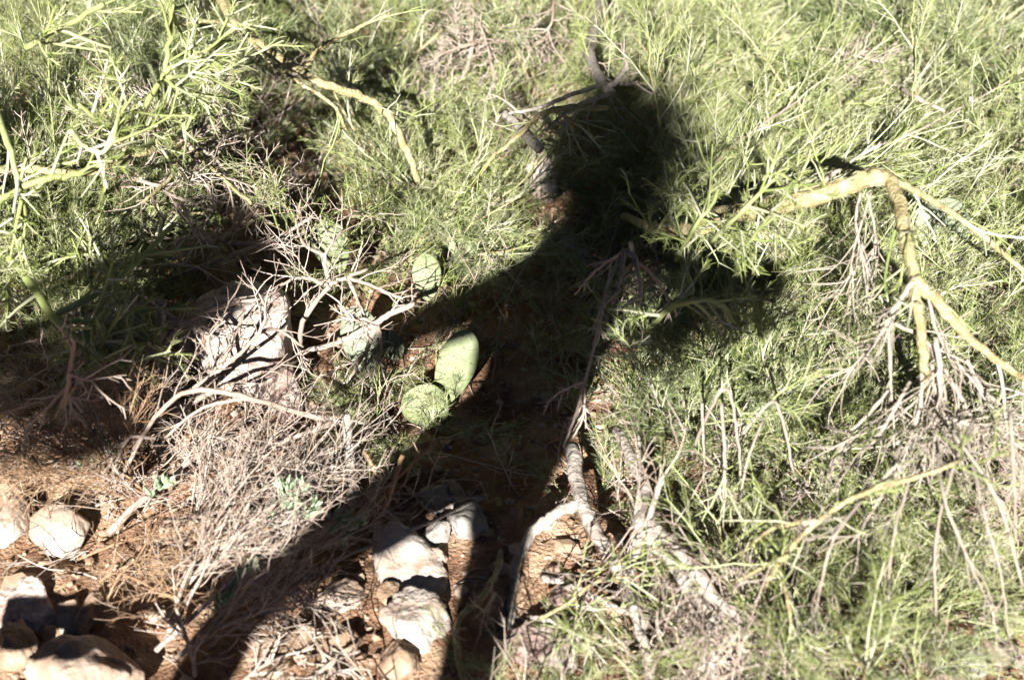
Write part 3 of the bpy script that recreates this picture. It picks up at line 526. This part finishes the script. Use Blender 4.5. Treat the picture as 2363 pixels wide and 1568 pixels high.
leafy('bluish green leafy sprig behind the fine reddish brush', [[(150, 1120, .06), (200, 1060, .1), (230, 1010, .12)], [(330, 1180, .06), (360, 1130, .1), (390, 1110, .12)], [(200, 1060, .1), (250, 1040, .12)]], 22)

# ------------------------------------------------------------ rocks
def rock(cx, cy, wpx, hpx, seed, mt, label, hz=.5, lift=.35, rz=0., group=None, planes=10, rough=.07, name='rock', tilt=.3):
    g0 = at(cx, cy, .02); depth = (g0-CAM)@FW; s = HT/1181.5*depth
    a = wpx*s/2; b = hpx*s/2/math.sin(PITCH+.08); b = b*.95; a *= 1.1; c = a*hz*1.1
    z = float(ground_z(g0[0], g0[1]))+c*lift
    V, F = ICO5; P_ = rock_shape(V, seed, planes, rough); ext = np.abs(P_).max(0); P_ = P_/ext
    P_ = P_*np.array((a, b, c)); P_ = P_@rotm(tilt, 0, rz).T
    mb = MB(); mb.add(P_+np.array((g0[0], g0[1], z)), None, F)
    o = mb.build(name, M[mt], None, org=(g0[0], g0[1], z)); return tag(o, label, 'rock', group)
ROCKS = [
 (575, 880, 260, 260, 3, 'rock_speckled', 'big speckled pinkish rock under the dead shrub', .8, .85, .2),
 (475, 880, 70, 120, 41, 'rock_brown', 'rounded brown rock leaning on the big pinkish rock', .8, .4, .1),
 (660, 920, 80, 150, 43, 'rock_pink', 'narrow upright pinkish rock right of the big pinkish rock', .9, .5, .1),
 (620, 745, 60, 50, 44, 'rock_pink', 'small reddish rock above the big pinkish rock', .7, .4, .3),
 (135, 1205, 140, 120, 5, 'rock_white', 'white angular rock beside the gritty soil at the left', .6, .4, -.2),
 (22, 1110, 90, 150, 6, 'rock_brown', 'tall tan rock cut by the left edge', .9, .45, .2),
 (12, 1205, 110, 100, 7, 'rock_white', 'pale rock cut by the left edge below the tall tan one', .7, .4, 0.),
 (50, 1400, 170, 130, 8, 'rock_speckled', 'flat mottled rock at the left edge below the gritty soil', .3, .25, .15),
 (155, 1405, 50, 90, 9, 'rock_white', 'small upright pale stone right of the flat mottled rock', .9, .4, .2),
 (200, 1410, 60, 80, 45, 'rock_brown', 'small tan stone beside the upright pale stone', .8, .4, -.3),
 (190, 1585, 260, 170, 10, 'rock_white', 'large smooth white rock at the bottom left', .4, .3, .1),
 (30, 1500, 110, 110, 46, 'rock_brown', 'brown rock left of the large white rock', .6, .35, .1),
 (940, 1325, 165, 235, 51, 'rock_pale', 'large flat pale rock lit between the two leg shadows', .28, .35, .75),
 (960, 1445, 150, 130, 12, 'rock_pale', 'pale rock with a flat face just below the large flat pale rock', .5, .35, -.1),
 (905, 1385, 70, 60, 47, 'rock_brown', 'tan stone wedged beside the large flat pale rock', .4, .6, .4),
 (1015, 1145, 90, 60, 13, 'rock_grey', 'grey rounded stone just under the crotch of the shadow', .7, .4, .1),
 (1050, 1140, 50, 70, 14, 'rock_white', 'small pale wedge stone right of the grey rounded stone', .8, .4, .5),
 (1080, 1215, 100, 70, 15, 'rock_grey', 'grey half lit rock at the inner edge of the right leg shadow', .6, .4, -.3),
 (1008, 1235, 60, 90, 16, 'rock_grey', 'small upright grey stone between the legs of the shadow', .8, .4, -.3),
 (1010, 1285, 60, 35, 48, 'rock_white', 'tiny pale stone below the small upright grey stone', .6, .4, 0.),
 (785, 1375, 110, 60, 17, 'rock_white', 'pale rock crossed by twig shadows beside the leg shadow', .6, .4, .3),
 (690, 1500, 110, 70, 18, 'rock_brown', 'tan rock lit at the bottom left of centre', .6, .4, .2),
 (790, 1490, 80, 60, 19, 'rock_brown', 'small tan rock right of the other bottom tan rock', .6, .4, .1),
 (640, 1545, 90, 50, 20, 'rock_brown', 'flat brown rock touching the bottom edge', .5, .4, .3),
 (930, 1540, 110, 80, 21, 'rock_brown', 'dim brown rock in the deep shade at the bottom', .6, .4, .3),
 (1240, 475, 90, 130, 22, 'rock_pale', 'white rock just left of the neck of the shadow', 1.2, 1.6, .2),
 (1690, 1165, 60, 80, 23, 'rock_pink', 'small smooth oval stone in the growth right of centre', .9, .9, -.4),
 (1745, 1195, 60, 60, 24, 'rock_brown', 'brown stone touching the small oval stone', .8, .8, .2),
 (2285, 1230, 130, 120, 25, 'rock_white', 'white half buried rock near the right edge', .8, .7, .2),
 (2215, 1150, 100, 70, 26, 'rock_pink', 'pinkish rock above the dark gap near the right edge', .9, .9, .1),
 (2340, 1110, 110, 110, 27, 'rock_pink', 'pinkish rock cut by the right edge', .8, .7, .3),
 (2240, 1520, 80, 60, 28, 'rock_grey', 'pale grey stone in the bottom right corner heap', .7, .5, .1),
 (2310, 1500, 90, 70, 29, 'rock_pink', 'largest stone of the bottom right corner heap', .7, .5, .4),
 (2200, 1560, 90, 50, 30, 'rock_pink', 'round stone of the heap touching the bottom edge', .7, .5, .2),
 (1300, 1380, 100, 80, 31, 'rock_pink', 'pinkish rounded stone in the soil right of the leg shadow', .6, .4, .2),
 (1420, 1395, 70, 50, 32, 'rock_brown', 'tan stone half sunk beside the grey trunk', .6, .4, .2),
 (1250, 1510, 170, 90, 33, 'rock_pink', 'long slanting rock at the bottom above the small broom shrub', .5, .4, -.6),
 (730, 925, 60, 50, 34, 'rock_brown', 'orange brown stone at the foot of the narrow upright rock', .6, .4, .2),
 (1740, 1390, 60, 60, 35, 'rock_white', 'pale stone between the furry trunk and the green growth', .8, .8, .2),
 (480, 1210, 100, 60, 36, 'rock_brown', 'orange tan rock glimpsed through the dead twigs', .5, .4, .2),
 (480, 675, 70, 40, 37, 'rock_brown', 'low brown rock in the dark hollow', .6, .4, .2),
 (330, 905, 110, 80, 38, 'rock_grey', 'dark grey rock at the foot of the upright grey stem', .6, .4, .2),
 (700, 1165, 60, 50, 39, 'rock_brown', 'rusty stone behind the grey green leafy sprig', .6, .4, .2),
]
for r_ in ROCKS: rock(*r_)

# ------------------------------------------------------------ prickly pears
def pad(parent, px, py, h, wpx, hpx, tilt, turn, mt='pad', yaw=0.):
    c = at(px, py, h); s = HT/1181.5*((c-CAM)@FW); a = wpx*s/2; b = hpx*s/2
    V, F = ICO5; P_ = V.copy(); t = P_[:, 1]
    wv = 1+.22*t-.12*t*t; P_[:, 0] *= wv*a; P_[:, 2] *= min(a, b)*.2*(1-.25*np.abs(V[:, 1])); P_[:, 1] = t*b
    P_[:, 2] += .0012*(vn(P_[:, 0]*60, P_[:, 1]*60, 3)-.5)*2
    # local axes: x right, y up along the pad, z its face turned to the camera's side
    Rm = np.array(Matrix.Rotation(yaw, 3, 'Z') @ Matrix.Rotation(math.pi/2-PITCH+tilt, 3, 'X') @ Matrix.Rotation(turn, 3, 'Z'))
    mb = MB(); mb.add(P_@Rm.T+c, None, F); o = mb.build('pad', M[mt], parent)
    sp = MB(); pts = []
    for i in range(-2, 3):
        for j in range(-3, 4):
            u = (i+.5*(j % 2))*.4; v = j*.28
            if u*u/(.8)+v*v/.85 < 1: pts.append((u*a*1.05, v*b, 0))
    pts = np.array(pts); zz = min(a, b)*.2*np.sqrt(np.maximum(0, 1-(pts[:, 0]/a)**2-(pts[:, 1]/b)**2)); pts[:, 2] = zz
    Q = np.repeat(pts, 2, 0); d = nrm(np.concatenate([rng.normal(size=(len(Q), 2))*.5, np.ones((len(Q), 1))], 1))*.012
    tubes(sp, np.stack([Q, Q+d], 1)@Rm.T+c, np.array([.0005, .0002])[None].repeat(len(Q), 0), 3); sp.build('spines', M['spine'], o, org=np.array(parent.location))
def cactus(label, pads, mt='pad'):
    p0 = at(pads[0][0], pads[0][1]+pads[0][4]*.4, 0.02); e = empty('prickly_pear', (p0[0], p0[1], float(ground_z(p0[0], p0[1]))), label, 'cactus', 'prickly pear cacti')
    for q in pads: pad(e, *q, mt=mt)
cactus('pale green prickly pear pad standing above the shadow arm', [(985, 640, .14, 66, 110, .1, .05), (1062, 585, .1, 60, 80, .2, -.3)])
cactus('yellowish prickly pear pads along the waist of the shadow', [(1050, 850, .1, 90, 190, .15, -.35), (985, 940, .05, 110, 120, .4, .6)])
cactus('grey prickly pear pads left of the dark waist of the shadow', [(835, 790, .07, 90, 170, .1, .2), (905, 800, .05, 60, 70, .3, .4)], 'pad_grey')
cactus('green prickly pear pads under the thorny dead shrub', [(765, 570, .12, 85, 130, .2, .3)])
cactus('grey green prickly pear pads behind the bend of the yellow branch', [(2180, 530, .16, 130, 150, .3, .4)], 'pad_grey')

# ------------------------------------------------------------ the photographer, standing out of the picture behind the camera
def sj(px, py, zs, y):                 # the body point at depth y whose shadow falls there on a surface at height zs
    p = at(px, py, zs); t = (p[1]-y)/SUN[1]; return p-SUN*t
def ell(mb, P_, ra, rb, n=16):         # lofted limb with elliptical sections (ra across x, rb along y)
    P_ = smooth_path(P_, len(P_)*4); K = len(P_); ra = np.interp(np.linspace(0, 1, K), np.linspace(0, 1, len(ra)), ra); rb = np.interp(np.linspace(0, 1, K), np.linspace(0, 1, len(rb)), rb)
    T = nrm(np.gradient(P_, axis=0)); A = nrm(np.cross(T, np.array((0, 1., .01)))); B = nrm(np.cross(A, T)); th = np.arange(n)*2*np.pi/n
    V = P_[:, None]+np.cos(th)[None, :, None]*A[:, None]*ra[:, None, None]+np.sin(th)[None, :, None]*B[:, None]*rb[:, None, None]
    j = np.arange(n); Q = np.concatenate([np.stack([k*n+j, k*n+(j+1) % n, (k+1)*n+(j+1) % n, (k+1)*n+j], -1) for k in range(K-1)])
    tr = [(0, i+1, i) for i in range(1, n-1)]+[((K-1)*n, (K-1)*n+i, (K-1)*n+i+1) for i in range(1, n-1)]
    mb.add(V.reshape(-1, 3), Q, tr)
def ball(mb, c, r):
    V, F = ICO2; mb.add(V*np.asarray(r)+c, None, F)
def remesh(o, v): 
    m = o.modifiers.new('remesh', 'REMESH'); m.mode = 'VOXEL'; m.voxel_size = v; m.use_smooth_shade = True
YB = -.17
head = sj(1375, 380, .2, YB+.03); neck = sj(1330, 490, .18, YB); chest = sj(1325, 630, .14, YB); waist = sj(1250, 800, .1, YB); hip = sj(1205, 950, .06, YB)
shR = sj(1450, 570, .15, YB); elR = sj(1775, 650, .16, YB-.05); haR = sj(1440, 770, .12, YB+.06)
shL = sj(1245, 645, .13, YB); elL = sj(1070, 715, .1, YB-.2); haL = sj(945, 765, .07, YB-.05)
hR = sj(1215, 985, .04, YB); hL = sj(1140, 985, .04, YB); knR = sj(1120, 1400, .02, YB+.04); knL = sj(740, 1265, .02, YB+.04)
ftR = knR+(knR-hR)*np.array((.35, .0, 0)); ftR = np.array((ftR[0], YB, .06)); shin = sj(510, 1470, .02, YB+.02); ftL = np.array((shin[0]-.1, YB-.02, .06))
print('BODY', {k: np.round(v, 2).tolist() for k, v in dict(head=head, neck=neck, chest=chest, waist=waist, hip=hip, shR=shR, elR=elR, haR=haR, shL=shL, elL=elL, haL=haL, hR=hR, hL=hL, knR=knR, knL=knL, ftR=ftR, ftL=ftL).items()})
pe = empty('person', (hip[0], YB, 0), 'person with wild hair, bent elbow and legs apart, casting the long shadow', 'person')
bd = MB()
ell(bd, [neck-(0, 0, .09), neck, head-(0, 0, .05)], [.06, .048, .05], [.06, .05, .05]); ball(bd, head+(0, 0, .01), (.075, .095, .11)); ball(bd, head+(0, .06, -.06), (.045, .045, .05))
ball(bd, head+(0, .1, -.01), (.014, .022, .025))                                     # nose
for s in (-1, 1): ball(bd, head+(s*.078, 0, -.01), (.01, .02, .03)); ball(bd, head+(s*.03, .082, .02), (.016, .014, .012))
ball(bd, head+(0, .098, -.055), (.022, .01, .008))
ell(bd, [neck-(0, 0, .06), chest, waist, hip], [.07, .1, .09, .1], [.07, .1, .09, .1])
for a_, b_, c_ in ((shR, elR, haR), (shL, elL, haL)):
    ell(bd, [a_, (a_+b_)/2, b_], [.052, .044, .036], [.052, .044, .036]); ell(bd, [b_, (b_+c_)/2, c_], [.036, .034, .024], [.036, .034, .024])
    u = nrm(c_-b_); ell(bd, [c_-u*.01, c_+u*.05, c_+u*.09], [.02, .03, .03], [.02, .018, .014]); sx = np.sign(c_[0]-hip[0]) or 1
    dn = nrm(u+np.array((0, .25, -.45))); sd = nrm(np.cross(dn, np.array((sx, 0, .2))))
    for k, lf in enumerate((.066, .074, .07, .056)):
        q0 = c_+u*.08+sd*((k-1.5)*.018); d2 = nrm(dn+np.array((0, .5, -.3)))
        ell(bd, [q0, q0+dn*lf*.5, q0+dn*lf*.5+d2*lf*.5], [.009, .0085, .007], [.009, .0085, .007], 8)
    q0 = c_+u*.03-sd*.02; ell(bd, [q0, q0-sd*.03+dn*.02, q0-sd*.04+dn*.045], [.011, .01, .008], [.011, .01, .008], 8)
for a_, b_, m_, c_ in ((hR, knR, knR*.6+ftR*.4, ftR), (hL, knL, shin, ftL)):
    ell(bd, [a_, (a_+b_)/2, b_, m_, c_], [.06, .05, .04, .04, .034], [.08, .07, .052, .05, .036])
bo = bd.build('body', M['skin'], pe); remesh(bo, .007)
ct = MB(); ell(ct, [neck-(0, 0, .045), (neck+chest)/2, chest, waist, hip, (hR+hL)/2-(0, 0, .03)], [.055, .085, .112, .116, .108, .1], [.065, .1, .115, .105, .115, .12])
for a_, b_, c_ in ((shR, elR, haR), (shL, elL, haL)):
    ell(ct, [chest*.5+a_*.5, a_, (a_+b_)/2, b_], [.06, .055, .047, .04], [.06, .055, .047, .04]); ell(ct, [b_, (b_+c_)/2, c_], [.041, .041, .034], [.041, .041, .034]); ball(ct, b_, .041)
co = ct.build('jacket', M['coat'], pe); remesh(co, .012)
jn = MB()
for a_, b_, m_, c_ in ((hR, knR, knR*.6+ftR*.4, ftR), (hL, knL, shin, ftL)):
    ell(jn, [a_+(0, 0, .06), a_, (a_+b_)/2, b_, m_, c_], [.065, .07, .056, .046, .046, .045], [.085, .09, .075, .06, .056, .05])
jo = jn.build('trousers', M['jeans'], pe); remesh(jo, .012)
for c_ in (ftR, ftL):
    b = MB(); ell(b, [c_+(0, -.07, -.02), c_+(0, 0, -.015), c_+(0, .1, -.03), c_+(0, .18, -.04)], [.035, .045, .048, .03], [.04, .05, .035, .02]); b.build('shoe', M['shoe'], pe)
hb = MB(); nt_ = 120; td = nrm(rng.normal(size=(nt_, 3))+(.2, -.25, .15)); tl = rng.uniform(.02, .12, nt_)*(1+.5*np.clip(td[:, 0], 0, 1))   # tufts of tangled curls
k = np.repeat(np.arange(nt_), 26); d = nrm(td[k]+rng.normal(size=(len(k), 3))*.12)
P0 = head+(0, -.01, .03)+d*np.array((.07, .085, .095)); S = shoots(P0, tl[k]*rng.uniform(.6, 1.25, len(k))*(1+.5*np.abs(td[k][:, 0])), 8, .4, d, (.05, 0, -.08)); tubes(hb, S, taper(len(S), 8, .0022, .6), 4)
n = 900; d = nrm(rng.normal(size=(n, 3))); P0 = head+(.015, -.03, .0)+d*np.array((.075, .07, .085)); S = shoots(P0, rng.uniform(.03, .08, n), 8, .6, d); tubes(hb, S, taper(n, 8, .0022, .6), 4)
ball(hb, head+(.0, -.02, .03), (.07, .085, .085)); hb.build('hair', M['hair'], pe)

# ------------------------------------------------------------ unseen tree added behind the camera's left, its crown shaped to shade the hollow
te = empty('added_shade_tree', (-1.9, -.85, float(ground_z(-1.9, -.85))), 'added unseen tree behind the photographer, its crown shaped to shade the hollow at the left', 'tree')
tb = MB(); tubes(tb, smooth_path([(-1.9, -.85, -.05), (-1.87, -.84, .4), (-1.91, -.86, .8), (-1.88, -.85, 1.25)], 16, .004)[None], np.linspace(.07, .045, 16)[None], 12, cap=True); tb.build('trunk', M['bark'], te)
for cx, cy, rx, ry, an, n in ((570, 610, 190, 80, -.38, 2000), (660, 490, 90, 60, -.5, 420), (480, 700, 130, 55, -.35, 750), (430, 790, 110, 45, -.3, 400), (190, 850, 210, 65, -.1, 1300), (360, 920, 120, 35, -.3, 300), (60, 940, 150, 45, 0, 600)):
    q = rng.normal(size=(n, 2))*.5; q = q[(q**2).sum(1) < 1.1]; gx = cx+q[:, 0]*rx*math.cos(an)-q[:, 1]*ry*math.sin(an); gy = cy+q[:, 0]*rx*math.sin(an)+q[:, 1]*ry*math.cos(an)
    P_ = np.array([sj(a_, b_, .05, rng.uniform(-.95, -.5)) for a_, b_ in zip(gx, gy)]); c_ = P_.mean(0); b = MB()
    for k in range(4):
        e_ = P_[rng.integers(len(P_))]; tubes(b, smooth_path([(-1.88, -.85, 1.2), (c_+np.array((-1.88, -.85, 1.2)))/2+(0, 0, .08), c_, e_], 16, .004)[None], np.linspace(.02, .003, 16)[None], 7, cap=True)
    lo = b.build('limb', M['bark'], te); b = MB(); S = shoots(P_, rng.uniform(.03, .055, len(P_)), 4, .3, nrm(rng.normal(size=P_.shape)))
    tubes(b, S, np.array([.0015, .0075, .007, .0008])[None]*np.ones((len(S), 1)), 5); b.build('foliage', M['leaf'], lo, org=np.array(te.location))

# unseen log added just outside the picture to shade the bottom left rocks
lg = MB(); t0 = [at(x, y, .05)-SUN*((.32-.05)/-SUN[2]) for x, y in ((-60, 1475), (120, 1465), (300, 1430), (470, 1400))]; P_ = smooth_path(t0, 16, .003)
rl = at(*[float(v) for v in (0, 1600)], 0); tubes(lg, P_[None], np.linspace(.022, .013, 16)[None]*(1+rng.uniform(-.12, .12, 16)), 12, cap=True)
tag(lg.build('added_shade_log', M['bark'], None, org=t0[0]), 'added unseen log outside the bottom left corner, placed to shade the rocks', 'log')

GR = {'rock': 'rocks lying on the soil and in the growth', 'branch': 'branches reaching over the growth', 'twigs': 'bare twigs standing over the ground', 'shoots': 'pale green shoots in front of the shrubs', 'sprig': 'small sprigs among the twigs', 'trunk': 'woody grey trunks in the growth',
      'shrub': 'dead shrubs and clumps', 'stick': 'loose pale sticks', 'brush': 'fine dry brush at the left'}
for o in sc.objects:
    if o.parent is None and 'category' in o and 'group' not in o and o['category'] in GR: o['group'] = GR[o['category']]
